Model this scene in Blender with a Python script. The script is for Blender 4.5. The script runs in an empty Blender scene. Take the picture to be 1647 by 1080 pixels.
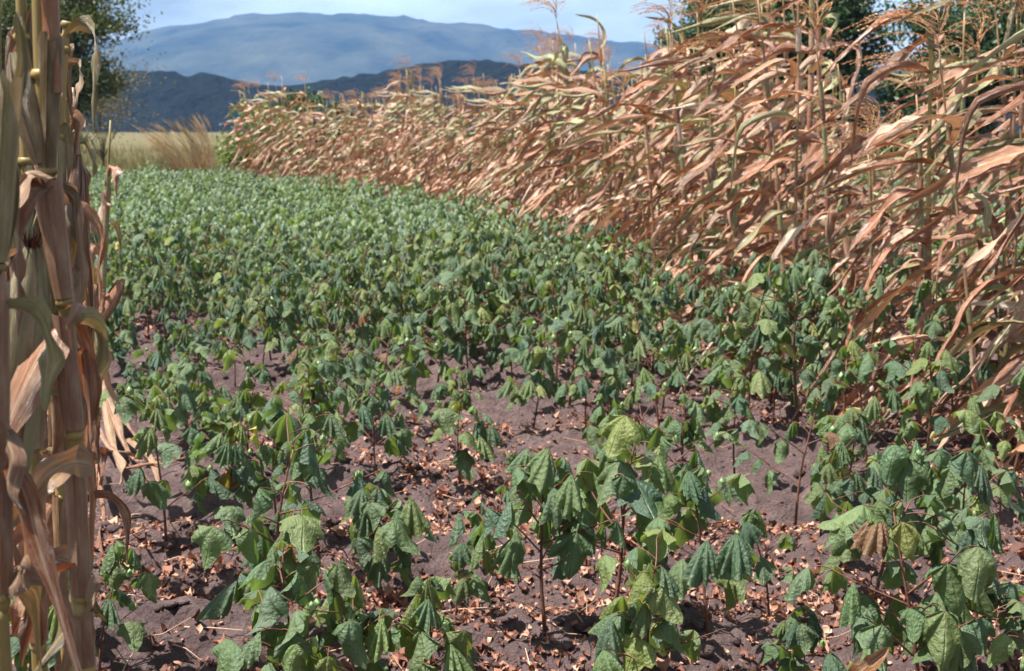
import bpy, math, random
import numpy as np
from mathutils import Vector, Matrix, Euler

# ------------------------------------------------------------------ camera, sky, sun, exposure
S = bpy.context.scene
COL = S.collection
R = math.radians
PITCH = R(8.4); FPX = 2262.0; CAMZ = 1.5
cam_d = bpy.data.cameras.new('camera'); cam = bpy.data.objects.new('camera', cam_d); COL.objects.link(cam)
cam_d.sensor_width = 36.0; cam_d.lens = 36.0 * FPX / 1647.0
cam_d.clip_start = 0.05; cam_d.clip_end = 20000
cam.location = (0, 0, CAMZ); cam.rotation_euler = (R(90) - PITCH, 0, 0)
cam_d.dof.use_dof = True; cam_d.dof.focus_distance = 3.0; cam_d.dof.aperture_fstop = 9.5
S.camera = cam

SUN_EL = R(66); SUN_AZ = R(102)          # azimuth measured from straight ahead towards the left
sun_dir = Vector((-math.sin(SUN_AZ) * math.cos(SUN_EL), math.cos(SUN_AZ) * math.cos(SUN_EL), math.sin(SUN_EL)))
W = bpy.data.worlds.new('World'); S.world = W; W.use_nodes = True
nt = W.node_tree; nt.nodes.clear()
o_ = nt.nodes.new('ShaderNodeOutputWorld'); bg = nt.nodes.new('ShaderNodeBackground')
sky = nt.nodes.new('ShaderNodeTexSky'); sky.sky_type = 'NISHITA'; sky.sun_disc = False
sky.sun_elevation = SUN_EL; sky.sun_rotation = -SUN_AZ; sky.dust_density = 2.0; sky.air_density = 1.0; sky.ozone_density = 0.6
tc = nt.nodes.new('ShaderNodeTexCoord'); mp = nt.nodes.new('ShaderNodeMapping'); mp.inputs['Scale'].default_value = (1.0, 1.0, 3.2); mp.inputs['Location'].default_value = (2.7, 1.1, 0.5)
no = nt.nodes.new('ShaderNodeTexNoise'); no.inputs['Scale'].default_value = 3.3; no.inputs['Detail'].default_value = 9; no.inputs['Roughness'].default_value = 0.58
rp = nt.nodes.new('ShaderNodeValToRGB'); rp.color_ramp.elements[0].position = 0.38; rp.color_ramp.elements[1].position = 0.68
rp.color_ramp.elements[0].color = (0, 0, 0, 1); rp.color_ramp.elements[1].color = (0.8, 0.8, 0.8, 1)
mx = nt.nodes.new('ShaderNodeMix'); mx.data_type = 'RGBA'
mx.inputs['B'].default_value = (9.4, 11.2, 11.3, 1)
nt.links.new(tc.outputs['Generated'], mp.inputs['Vector']); nt.links.new(mp.outputs['Vector'], no.inputs['Vector'])
nt.links.new(no.outputs['Fac'], rp.inputs['Fac']); nt.links.new(rp.outputs['Color'], mx.inputs['Factor'])
nt.links.new(sky.outputs['Color'], mx.inputs['A']); nt.links.new(mx.outputs['Result'], bg.inputs['Color'])
bg.inputs['Strength'].default_value = 0.050
nt.links.new(bg.outputs['Background'], o_.inputs['Surface'])

sd = bpy.data.lights.new('sun', 'SUN'); sun = bpy.data.objects.new('sun', sd); COL.objects.link(sun)
sd.energy = 5.0; sd.angle = R(0.53); sd.color = (1.0, 0.955, 0.89)
sun.rotation_euler = sun_dir.to_track_quat('Z', 'Y').to_euler(); sun.location = sun_dir * 30

S.view_settings.view_transform = 'Standard'; S.view_settings.look = 'None'
S.view_settings.exposure = 1.52; S.view_settings.gamma = 1.0; S.view_settings.use_curve_mapping = False
S.render.engine = 'CYCLES'
S.cycles.use_denoising = True
S.cycles.max_bounces = 5; S.cycles.diffuse_bounces = 2; S.cycles.glossy_bounces = 2
S.cycles.transmission_bounces = 4; S.cycles.volume_bounces = 0; S.cycles.transparent_max_bounces = 8

rnd = random.Random(11); rng = np.random.RandomState(5)

# ------------------------------------------------------------------ helpers
def ray(px, py):
    cx = (px - 823.5) / FPX; cy = (540 - py) / FPX
    return Vector((cx, math.cos(PITCH) + cy * math.sin(PITCH), -math.sin(PITCH) + cy * math.cos(PITCH)))
def at(px, py, Y):
    r = ray(px, py); return Vector((0, 0, CAMZ)) + r * (Y / r.y)
def gpt(px, py):
    r = ray(px, py); t = -CAMZ / r.z
    return r.x * t, r.y * t

_tab = np.random.RandomState(3).rand(256, 256)
def vnoise(x, y, f, seed=0):
    x = np.asarray(x, float) * f + seed * 17.3; y = np.asarray(y, float) * f + seed * 9.7
    xi = np.floor(x).astype(int); yi = np.floor(y).astype(int); u = x - xi; v = y - yi
    u = u * u * (3 - 2 * u); v = v * v * (3 - 2 * v)
    a = _tab[xi & 255, yi & 255]; b = _tab[(xi + 1) & 255, yi & 255]; c = _tab[xi & 255, (yi + 1) & 255]; d = _tab[(xi + 1) & 255, (yi + 1) & 255]
    return (a * (1 - u) + b * u) * (1 - v) + (c * (1 - u) + d * u) * v - 0.5

ROW = 0.9; ROW0 = 3.95; SL = 0.05
def gz(x, y):
    x = np.asarray(x, float); y = np.asarray(y, float)
    v = y + SL * x + 0.10 * vnoise(x, y, 0.7, 4)
    fade = np.clip((34 - y) / 6, 0, 1) * np.clip((14 - np.abs(x)) / 4, 0, 1)
    h = 0.055 * np.cos(2 * np.pi * (v - ROW0) / ROW) * (1 + 0.8 * vnoise(x, y, 1.3, 2))
    h = h + 0.05 * vnoise(x, y, 2.2, 1) + 0.052 * vnoise(x, y, 6.5, 5)
    n = vnoise(x, y, 14, 6); h = h + 0.070 * np.maximum(0, n) ** 1.2 + 0.030 * vnoise(x, y, 27, 7) + 0.013 * vnoise(x, y, 48, 8)
    return h * fade

def mesh(name, verts, faces, mat=None, uv=None, smooth=True):
    me = bpy.data.meshes.new(name)
    if isinstance(verts, np.ndarray): verts = verts.tolist()
    if isinstance(faces, np.ndarray): faces = faces.tolist()
    me.from_pydata(verts, [], faces)
    if uv is not None:
        ul = me.uv_layers.new(name='UVMap'); li = np.zeros(len(me.loops), int); me.loops.foreach_get('vertex_index', li)
        ul.data.foreach_set('uv', np.asarray(uv, np.float32)[li].ravel())
    if smooth: me.polygons.foreach_set('use_smooth', np.ones(len(me.polygons), bool))
    if mat: me.materials.append(mat)
    me.update(); return me

class MB:
    def __init__(s): s.v = []; s.f = []; s.uv = []
    def add(s, v, f, uv=None):
        o = len(s.v); s.v += [tuple(map(float, p)) for p in v]; s.f += [tuple(int(i) + o for i in q) for q in f]
        s.uv += [tuple(map(float, p)) for p in uv] if uv is not None else [(0.5, 0.5)] * len(v)
    def tube(s, pts, rad, n=5, cap=True):
        pts = [Vector(p) for p in pts]; m = len(pts); v = []; f = []; uv = []
        ref = Vector((0.3, 0.9, 0.1)).normalized()
        for i, p in enumerate(pts):
            t = (pts[min(i + 1, m - 1)] - pts[max(i - 1, 0)]).normalized()
            a = t.cross(ref)
            if a.length < 1e-3: a = t.cross(Vector((1, 0, 0)))
            a.normalize(); b = t.cross(a); r = rad[i] if hasattr(rad, '__len__') else rad
            for k in range(n):
                q = 2 * math.pi * k / n; v.append(p + (a * math.cos(q) + b * math.sin(q)) * r); uv.append((k / n, i / max(1, m - 1)))
        for i in range(m - 1):
            for k in range(n):
                f.append((i * n + k, i * n + (k + 1) % n, (i + 1) * n + (k + 1) % n, (i + 1) * n + k))
        if cap: f.append(tuple(range(n))[::-1]); f.append(tuple((m - 1) * n + k for k in range(n)))
        s.add(v, f, uv)
    def build(s, name, mat, smooth=True): return mesh(name, s.v, s.f, mat, s.uv, smooth)

def put(name, me, parent=None, M=None):
    o = bpy.data.objects.new(name, me); COL.objects.link(o)
    if parent is not None: o.parent = parent
    if M is not None: o.matrix_basis = M
    return o
def tag(o, label=None, cat=None, group=None, kind=None):
    if label: o['label'] = label
    if cat: o['category'] = cat
    if group: o['group'] = group
    if kind: o['kind'] = kind
    return o

# ------------------------------------------------------------------ materials
class NT:
    def __init__(s, name):
        s.m = bpy.data.materials.new(name); s.m.use_nodes = True; s.t = s.m.node_tree; s.t.nodes.clear()
        s.out = s.n('ShaderNodeOutputMaterial')
    def n(s, typ, **kw):
        nd = s.t.nodes.new(typ)
        for k, v in kw.items(): setattr(nd, k, v)
        return nd
    def put(s, sock, val):
        if isinstance(val, bpy.types.NodeSocket): s.t.links.new(val, sock)
        else: sock.default_value = val
    def math(s, op, a, b=0.0, clamp=False):
        nd = s.n('ShaderNodeMath', operation=op, use_clamp=clamp); s.put(nd.inputs[0], a); s.put(nd.inputs[1], b); return nd.outputs[0]
    def mix(s, f, a, b, bt='MIX'):
        nd = s.n('ShaderNodeMix', data_type='RGBA', blend_type=bt); s.put(nd.inputs['Factor'], f)
        for k, v in (('A', a), ('B', b)): s.put(nd.inputs[k], v if isinstance(v, bpy.types.NodeSocket) else (*v[:3], 1))
        return nd.outputs['Result']
    def ramp(s, f, stops):
        nd = s.n('ShaderNodeValToRGB'); e = nd.color_ramp.elements
        while len(e) < len(stops): e.new(0.5)
        for q, (p, c) in zip(e, stops): q.position = p; q.color = (*c, 1) if hasattr(c, '__len__') else (c, c, c, 1)
        s.put(nd.inputs[0], f); return nd.outputs[0]
    def noise(s, scale, detail=4, rough=0.55, vec=None, coord='Object', sc=None):
        nd = s.n('ShaderNodeTexNoise'); nd.inputs['Scale'].default_value = scale; nd.inputs['Detail'].default_value = detail; nd.inputs['Roughness'].default_value = rough
        if vec is None: vec = s.n('ShaderNodeTexCoord').outputs[coord]
        if sc:
            mpn = s.n('ShaderNodeMapping'); mpn.inputs['Scale'].default_value = sc; s.put(mpn.inputs['Vector'], vec); vec = mpn.outputs[0]
        s.put(nd.inputs['Vector'], vec); return nd.outputs['Fac']
    def bump(s, h, strength=0.3, dist=0.01):
        nd = s.n('ShaderNodeBump'); nd.inputs['Strength'].default_value = strength; nd.inputs['Distance'].default_value = dist; s.put(nd.inputs['Height'], h); return nd.outputs[0]
    def bsdf(s, col, rough=0.7, spec=0.3, normal=None, trans=0.0, tcol=None):
        b = s.n('ShaderNodeBsdfPrincipled'); s.put(b.inputs['Base Color'], col if isinstance(col, bpy.types.NodeSocket) else (*col, 1))
        s.put(b.inputs['Roughness'], rough); s.put(b.inputs['Specular IOR Level'], spec)
        if normal is not None: s.put(b.inputs['Normal'], normal)
        sh = b.outputs[0]
        if trans:
            t = s.n('ShaderNodeBsdfTranslucent'); s.put(t.inputs['Color'], tcol if tcol is not None else col)
            m = s.n('ShaderNodeMixShader'); m.inputs[0].default_value = trans; s.t.links.new(sh, m.inputs[1]); s.t.links.new(t.outputs[0], m.inputs[2]); sh = m.outputs[0]
        s.t.links.new(sh, s.out.inputs['Surface']); return s.m
    def rand(s):
        oi = s.n('ShaderNodeObjectInfo'); ge = s.n('ShaderNodeNewGeometry')
        return s.math('FRACT', s.math('ADD', oi.outputs['Random'], ge.outputs['Random Per Island'])), oi.outputs['Color'], ge.outputs['Backfacing']
    def uv(s):
        sp = s.n('ShaderNodeSeparateXYZ'); uvn = s.n('ShaderNodeTexCoord').outputs['UV']; s.put(sp.inputs[0], uvn); return sp.outputs[0], sp.outputs[1], uvn

def m_cotton_leaf():
    n = NT('cotton_leaf'); r, oc, back = n.rand(); u, v, uvn = n.uv()
    c = n.mix(1.0, oc, n.ramp(r, [(0, (0.70, 0.84, 0.92)), (0.45, (1, 1, 1)), (0.8, (1.15, 1.12, 0.90)), (1, (1.35, 1.22, 0.85))]), 'MULTIPLY')
    oco = n.n('ShaderNodeTexCoord').outputs['Object']
    mot = n.noise(2.2, 4, vec=oco)
    c = n.mix(n.ramp(mot, [(0.42, 0.0), (0.74, 0.26)]), c, n.mix(1.0, c, (1.6, 1.35, 0.85), 'MULTIPLY'))
    spots = n.noise(9, 2, vec=oco)
    c = n.mix(n.ramp(spots, [(0.66, 0.0), (0.71, 0.7)]), c, (0.07, 0.045, 0.02))
    gp = n.n('ShaderNodeNewGeometry').outputs['Position']
    c = n.mix(1.0, c, n.ramp(n.noise(0.55, 3, vec=gp), [(0.3, (0.82, 0.86, 0.90)), (0.7, (1.14, 1.12, 1.04))]), 'MULTIPLY')
    vein = n.ramp(u, [(0.0, 1.0), (0.10, 0.0)])
    c = n.mix(n.math('MULTIPLY', vein, 0.42), c, (0.24, 0.28, 0.12))
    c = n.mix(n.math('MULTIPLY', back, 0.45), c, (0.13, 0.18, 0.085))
    t = n.mix(1.0, c, (1.9, 2.0, 0.7), 'MULTIPLY')
    her = n.math('SINE', n.math('MULTIPLY', n.math('SUBTRACT', n.math('MULTIPLY', v, 6.5), n.math('MULTIPLY', u, 1.3)), 6.283))
    h = n.math('ADD', n.math('MULTIPLY', her, 0.045), n.math('MULTIPLY', n.noise(5, 5, 0.65, vec=oco), 1.5))
    h = n.math('SUBTRACT', h, n.math('MULTIPLY', vein, 0.5))
    return n.bsdf(c, 0.44, 0.5, n.bump(h, 0.75, 0.012), 0.27, t)
def m_dry_leaf():
    n = NT('dry_maize_leaf'); r, oc, back = n.rand(); u, v, uvn = n.uv()
    c = n.mix(1.0, oc, n.ramp(r, [(0, (0.62, 0.50, 0.42)), (0.35, (0.92, 0.86, 0.82)), (0.7, (1.08, 1.08, 1.10)), (1, (1.25, 1.45, 1.6))]), 'MULTIPLY')
    st = n.noise(1.0, 5, 0.65, vec=uvn, sc=(26, 1.6, 1)); bl = n.noise(1.0, 4, vec=uvn, sc=(3, 7, 1))
    c = n.mix(n.ramp(st, [(0.36, 0.75), (0.60, 0.0)]), c, n.mix(0.6, c, (0.14, 0.06, 0.03)))
    c = n.mix(n.ramp(bl, [(0.45, 0.0), (0.75, 0.55)]), c, (0.62, 0.46, 0.32))
    sp = n.noise(1.0, 2, vec=uvn, sc=(34, 52, 1)); c = n.mix(n.ramp(sp, [(0.64, 0.0), (0.72, 0.75)]), c, (0.09, 0.045, 0.03))
    sp2 = n.noise(1.0, 3, 0.6, vec=uvn, sc=(15, 24, 1)); c = n.mix(n.ramp(sp2, [(0.60, 0.0), (0.70, 0.62)]), c, (0.13, 0.065, 0.055))
    mid = n.ramp(n.math('ABSOLUTE', n.math('SUBTRACT', u, 0.5)), [(0.0, 1.0), (0.06, 0.0)])
    c = n.mix(n.math('MULTIPLY', mid, 0.5), c, (0.58, 0.44, 0.30))
    h = n.math('ADD', st, n.math('MULTIPLY', bl, 0.6))
    return n.bsdf(c, 0.33, 0.6, n.bump(h, 0.8, 0.010), 0.13, n.mix(1.0, c, (1.3, 0.95, 0.6), 'MULTIPLY'))
def m_simple(name, stops, scale, rough=0.7, spec=0.25, bump=0.4, bd=0.005, trans=0.0, sc=None, tint=False, coord='Object'):
    n = NT(name); c = n.ramp(n.noise(scale, 5, 0.6, sc=sc, coord=coord), stops)
    r, oc, back = n.rand()
    c = n.mix(1.0, c, n.ramp(r, [(0, 0.72), (1, 1.28)]), 'MULTIPLY')
    if tint: c = n.mix(1.0, c, oc, 'MULTIPLY')
    return n.bsdf(c, rough, spec, n.bump(n.noise(scale * 3, 4, sc=sc, coord=coord), bump, bd), trans)
def m_island(name, stops, rough=0.7, spec=0.3, trans=0.2, tscale=(1.3, 1.3, 0.6)):
    n = NT(name); r, oc, back = n.rand(); c = n.ramp(r, stops)
    return n.bsdf(c, rough, spec, None, trans, n.mix(1.0, c, tscale, 'MULTIPLY'))
def m_soil():
    n = NT('soil'); a = n.noise(0.55, 4); b = n.noise(9, 8, 0.65); c2 = n.noise(62, 5, 0.72); c3 = n.noise(24, 4, 0.6)
    c = n.ramp(b, [(0.28, (0.050, 0.034, 0.036)), (0.52, (0.122, 0.084, 0.083)), (0.76, (0.225, 0.162, 0.152))])
    c = n.mix(n.ramp(a, [(0.35, 0.0), (0.7, 0.5)]), c, (0.185, 0.122, 0.110))
    c = n.mix(n.ramp(c2, [(0.35, 0.55), (0.65, 0.0)]), c, (0.07, 0.045, 0.043))
    ge = n.n('ShaderNodeNewGeometry'); sp = n.n('ShaderNodeSeparateXYZ'); n.put(sp.inputs[0], ge.outputs['Position'])
    far = n.ramp(n.math('MULTIPLY', n.math('SUBTRACT', sp.outputs[1], 30.0), 0.12, True), [(0, 0.0), (1, 1.0)])
    gr = n.ramp(n.noise(0.06, 5), [(0.35, (0.060, 0.070, 0.026)), (0.6, (0.135, 0.105, 0.055))])
    c = n.mix(far, c, gr)
    h = n.math('ADD', n.math('ADD', n.math('MULTIPLY', b, 0.6), n.math('MULTIPLY', c3, 0.7)), n.math('MULTIPLY', c2, 0.5))
    return n.bsdf(c, 0.92, 0.12, n.bump(h, 1.0, 0.05))
def m_hill(name, c0, c1, scale):
    n = NT(name); c = n.ramp(n.noise(scale, 8, 0.65), [(0.35, c0), (0.68, c1)])
    return n.bsdf(c, 0.95, 0.05, n.bump(n.noise(scale * 6, 6), 1.0, 8.0))

M_LEAF = m_cotton_leaf(); M_DRY = m_dry_leaf(); M_SOIL = m_soil()
M_STEM = m_simple('cotton_stem', [(0.3, (0.075, 0.026, 0.020)), (0.7, (0.17, 0.075, 0.045))], 25, 0.6, 0.3)
M_STALK = m_simple('maize_stalk', [(0.3, (0.26, 0.14, 0.075)), (0.7, (0.42, 0.27, 0.16))], 14, 0.5, 0.4, sc=(1, 1, 0.15), tint=True)
M_BOLL = m_simple('cotton_boll', [(0.3, (0.12, 0.20, 0.07)), (0.7, (0.24, 0.32, 0.14))], 30, 0.45, 0.4)
M_TASSEL = m_island('maize_tassel', [(0, (0.34, 0.17, 0.09)), (0.5, (0.50, 0.29, 0.16)), (1, (0.64, 0.43, 0.27))], 0.7, 0.2, 0.3, (1.2, 1, 0.75))
M_LITTER = m_island('leaf_litter', [(0, (0.08, 0.032, 0.024)), (0.4, (0.20, 0.082, 0.052)), (0.75, (0.31, 0.150, 0.098)), (1, (0.48, 0.31, 0.22))], 0.7, 0.3, 0.15, (1.2, 0.9, 0.7))
M_TWIG = m_island('twig', [(0, (0.16, 0.08, 0.05)), (0.6, (0.38, 0.22, 0.14)), (1, (0.55, 0.38, 0.26))], 0.7, 0.3, 0.0)
M_SILK = m_simple('corn_silk', [(0.3, (0.03, 0.012, 0.012)), (0.7, (0.10, 0.04, 0.03))], 60, 0.8)
M_GRASS = m_island('dry_grass', [(0, (0.09, 0.11, 0.03)), (0.45, (0.17, 0.135, 0.06)), (1, (0.28, 0.20, 0.11))], 0.7, 0.2, 0.3)
M_TUFT = m_island('tuft_grass', [(0, (0.24, 0.19, 0.07)), (0.4, (0.40, 0.25, 0.13)), (1, (0.54, 0.36, 0.22))], 0.7, 0.2, 0.3)
M_BARK = m_simple('bark', [(0.3, (0.06, 0.045, 0.035)), (0.7, (0.14, 0.11, 0.085))], 6, 0.9, 0.1, 0.8, 0.05)
M_TREE_A = m_island('acacia_leaf', [(0, (0.045, 0.065, 0.022)), (0.5, (0.075, 0.095, 0.032)), (1, (0.12, 0.125, 0.045))], 0.6, 0.3, 0.25)
M_TREE_B = m_island('tree_leaf', [(0, (0.022, 0.045, 0.018)), (0.5, (0.042, 0.078, 0.030)), (1, (0.075, 0.115, 0.045))], 0.5, 0.35, 0.2)
M_WEED = m_island('weed_leaf', [(0, (0.06, 0.12, 0.03)), (0.6, (0.12, 0.20, 0.06)), (1, (0.24, 0.27, 0.08))], 0.5, 0.35, 0.3)

# ------------------------------------------------------------------ setting: ground, hills
def axis(a, b, step, lo, hi, g=1.16):
    c = list(np.arange(a, b, step)); s = step; x = c[-1]
    while x < hi: s *= g; x += s; c.append(min(x, hi))
    s = step; x = a; pre = []
    while x > lo: s *= g; x -= s; pre.append(max(x, lo))
    return np.array(sorted(set(pre)) + c)
def grid_faces(nx, ny):
    i = np.arange(ny - 1)[:, None] * nx + np.arange(nx - 1)[None, :]; i = i.ravel()
    return np.stack([i, i + 1, i + nx + 1, i + nx], 1)
xs = axis(-2.9, 3.0, 0.024, -4000, 4000, 1.12); ys = axis(2.9, 9.6, 0.024, -60, 4300, 1.085)
X, Y = np.meshgrid(xs, ys); Z = gz(X, Y)
tag(put('ground', mesh('ground', np.stack([X.ravel(), Y.ravel(), Z.ravel()], 1), grid_faces(len(xs), len(ys)), M_SOIL)), kind='structure')

def hill(name, prof, Y0, depth, nx, rough, mat, seedn, rf):
    px = np.array([p[0] for p in prof], float); py = np.array([p[1] for p in prof], float)
    u = np.linspace(px[0], px[-1], nx); top = np.interp(u, px, py)
    k = np.ones(15) / 15; top = np.convolve(np.pad(top, 7, 'edge'), k, 'valid')
    t = np.concatenate([np.linspace(-1, 0, 28), np.linspace(0, 1, 8)[1:]])
    V = []
    for tt in t:
        yy = Y0 + depth * tt; x = (u - 823.5) / FPX * Y0 * (1 + 0.0 * tt)
        H = (205 - top) / FPX * Y0 + CAMZ
        env = (1 - abs(tt)) ** 0.9 if tt < 0 else (1 - tt)
        spur = 1 + 0.55 * vnoise(x, yy + 0 * x, 3.0 / depth, seedn) * (1 - env) * 2
        z = H * env * spur + rough * (vnoise(x, yy + 0 * x, rf, seedn + 1) + 0.6 * vnoise(x, yy + 0 * x, rf * 2.3, seedn + 2)) * min(1, env * 3)
        V.append(np.stack([x, np.full_like(x, yy), z - 1.0], 1))
    V = np.concatenate(V)
    return tag(put(name, mesh(name, V, grid_faces(nx, len(t)), mat)), kind='structure')
hill('far_hill', [(-1800, 160), (-400, 140), (0, 112), (180, 70), (300, 44), (430, 22), (560, 26), (700, 37), (860, 54), (1040, 74), (1400, 108), (2100, 130), (3300, 165)],
     3000, 900, 500, 11, m_hill('far_hill', (0.012, 0.024, 0.026), (0.058, 0.066, 0.052), 0.006), 3, 1 / 45)  # forest colours lowered, cloud shade put into the base colour
hill('near_hill', [(-2200, 150), (-500, 130), (0, 132), (130, 120), (250, 110), (330, 118), (400, 128), (465, 142), (520, 128), (640, 110), (720, 98), (830, 98), (900, 110), (1100, 118), (1500, 128), (2300, 140), (3600, 170)],
     620, 140, 900, 2.4, m_hill('near_hill', (0.004, 0.008, 0.011), (0.011, 0.017, 0.018), 0.035), 8, 1 / 8)  # cloud shadow on this ridge is painted in as a darker base colour

# ------------------------------------------------------------------ cotton leaves (wilted like a half closed umbrella)
def leaf_arrays(sd, nth, nr, b0, b1, k, pleat):
    r = random.Random(sd); A = R(158)
    th = np.linspace(-A, A, nth); rr = np.zeros(nth)
    for c, L, w in ((0, 1.0, 56), (56, 0.86, 56), (-56, 0.86 + r.uniform(-.06, .06), 56), (112, 0.66, 56), (-112, 0.66, 56)):
        rr = np.maximum(rr, L * (1 - 0.44 * (np.abs(np.degrees(th) - c) / w) ** 1.1 * (np.abs(np.degrees(th) - c) < 90) - 9 * (np.abs(np.degrees(th) - c) >= 90)))
    rr *= 1 + 0.05 * np.sin(th * 9 + r.uniform(0, 6))
    vein = np.cos(np.radians(np.degrees(th) * 360 / 56)); ph = r.uniform(0, 6.3); ph2 = r.uniform(0, 6.3)
    V = [np.array([[0, 0, 0]])]; UV = [np.array([[0.0, 0.0]])]
    hor = np.zeros(nth); ver = np.zeros(nth); ps = 0.0
    tw = r.uniform(-0.25, 0.25)
    for j in range(1, nr + 1):
        s = j / nr; ds = s - ps; ps = s
        b = b0 + (b1 - b0) * (s - ds / 2) ** 0.6 + pleat * vein * (0.3 + s) + 0.16 * np.sin(2 * th + ph) * s + 0.10 * np.sin(5 * th + ph2) * s
        hor = hor + np.sin(b) * ds; ver = ver - np.cos(b) * ds
        az = th * k + tw * s
        V.append(np.stack([hor * rr * np.cos(az), hor * rr * np.sin(az), ver * rr], 1))
        vv = np.clip((vein - 0.55) / 0.45, 0, 1) * (1 - 0.5 * s)
        UV.append(np.stack([np.arccos(np.clip(vein, -1, 1)) / np.pi, np.full(nth, s)], 1))
    V = np.concatenate(V) * 1.28; UV = np.concatenate(UV); F = []
    for i in range(nth - 1): F.append((0, 1 + i, 2 + i))
    for j in range(nr - 1):
        for i in range(nth - 1):
            a = 1 + j * nth + i; F.append((a, a + nth, a + nth + 1, a + 1))
    return V, F, UV
def leaf_flag(sd, nth, nr, b0, b1, fold, wr):
    """leaf hanging by its petiole, halves folded back along the midrib, basal lobes flopped behind"""
    r = random.Random(sd); A = R(162); th = np.linspace(-A, A, nth); rr = np.zeros(nth); dg = np.degrees(th)
    l1 = 0.80 + r.uniform(-.08, .08); l2 = 0.80 + r.uniform(-.08, .08)
    for c, L, w in ((0, 1.12, 44), (52, l1, 42), (-52, l2, 42), (104, 0.56, 48), (-104, 0.56, 48)):
        rr = np.maximum(rr, L * (1 - 0.60 * np.clip(np.abs(dg - c) / w, 0, 1) ** 0.95 - 9 * (np.abs(dg - c) >= 90)))
    rr = np.maximum(rr, 0.44) * (1 + 0.03 * np.sin(th * 11 + r.uniform(0, 6)))
    vein = np.cos(np.radians(dg * 360 / 53)); a1, a2, a3, a4 = (r.uniform(0, 6.3) for _ in range(4))
    f1 = fold * r.uniform(.75, 1.25); f2 = fold * r.uniform(.75, 1.25); sw = r.uniform(-.15, .15)
    V = [np.array([[0, 0, 0]])]; UV = [np.array([[0.0, 0.0]])]
    for j in range(1, nr + 1):
        q = j / nr; l = q * rr * np.cos(th); w = q * rr * np.sin(th); aw = np.abs(w)
        # lateral half leaf bends back round the midrib: roll angle grows from the midrib outwards
        f = np.where(w > 0, f1, f2); roll = f * np.clip(aw / 0.45, 0, 1.3); pl = wr * vein * q * 0.8 + wr * 0.5 * np.sin(6 * l + 4 * w + a2) * q
        yy = np.sign(w) * np.where(roll > 1e-3, np.sin(roll) / np.maximum(roll, 1e-3), 1) * aw
        dn = -np.where(roll > 1e-3, (1 - np.cos(roll)) / np.maximum(roll, 1e-3), 0) * aw + pl + 0.10 * q ** 4 * np.sin(3 * th + a4)
        l2_ = l - 0.35 * aw * 0 
        lift = np.where(l < 0, -l, 0)                     # basal lobes: fall back behind the petiole
        b = b0 + (b1 - b0) * np.clip(np.maximum(l, 0) * 1.5, 0, 1)
        lp = np.maximum(l, 0) + 0.45 * aw * np.clip(f, 0, 1) * 0.55
        bx = np.sin((b0 + b) / 2) * lp - lift * 0.62; bz = -np.cos((b0 + b) / 2) * lp - lift * 0.50
        V.append(np.stack([bx + np.cos(b) * dn, yy + sw * lp, bz + np.sin(b) * dn], 1))
        UV.append(np.stack([np.arccos(np.clip(vein, -1, 1)) / np.pi, np.full(nth, q)], 1))
    F = [(0, 1 + i, 2 + i) for i in range(nth - 1)]
    for j in range(nr - 1):
        for i in range(nth - 1):
            a = 1 + j * nth + i; F.append((a, a + nth, a + nth + 1, a + 1))
    return np.concatenate(V), F, np.concatenate(UV)
LEAF = []; LEAF_LO = []
for i in range(32):
    r = random.Random(100 + i)
    if i < 16: fn, ar = leaf_flag, (r.uniform(0.4, 1.0), r.uniform(-0.10, 0.25), r.uniform(0.35, 0.8) if i % 2 else r.uniform(0.9, 1.5), r.uniform(0.08, 0.17))
    elif i < 28: fn, ar = leaf_arrays, (r.uniform(0.7, 1.2), r.uniform(0.10, 0.42), r.uniform(0.50, 0.85), r.uniform(0.07, 0.15))
    else: fn, ar = leaf_flag, (r.uniform(0.9, 1.4), r.uniform(0.3, 0.6), r.uniform(0.4, 0.8), r.uniform(0.04, 0.08))
    V, F, UV = fn(i, 33, 8, *ar); LEAF.append(mesh('leaf', V, F, M_LEAF, UV))
    V, F, UV = fn(i, 9, 2, *ar); LEAF_LO.append((V, F, UV))

def boll_mesh():
    mb = MB(); n = 10; m = 7; v = []; f = []
    for j in range(m + 1):
        t = math.pi * j / m; z = -math.cos(t) * 0.017 + (0.006 if j == m else 0); r0 = math.sin(t) * 0.0145 * (1 - 0.18 * j / m)
        for i in range(n):
            a = 2 * math.pi * i / n; rr = r0 * (1 + 0.05 * math.cos(4 * a)); v.append((rr * math.cos(a), rr * math.sin(a), z))
    for j in range(m):
        for i in range(n): f.append((j * n + i, j * n + (i + 1) % n, (j + 1) * n + (i + 1) % n, (j + 1) * n + i))
    mb.add(v, f)
    for q in range(3):   # frilled bracts
        a0 = q * 2.094; pts = []
        for u in (-1, -0.5, 0, 0.5, 1):
            for h in (0, 1):
                a = a0 + u * 0.95; r0 = 0.017 + 0.006 * h * (1 - abs(u)); pts.append((r0 * math.cos(a), r0 * math.sin(a), -0.018 + h * (0.036 if abs(u) in (0, 1) and u == 0 else 0.024 - 0.006 * abs(u))))
        mb.add(pts, [(2 * i, 2 * i + 2, 2 * i + 3, 2 * i + 1) for i in range(4)])
    return mb.build('boll', M_BOLL)
BOLL = boll_mesh()

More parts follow.
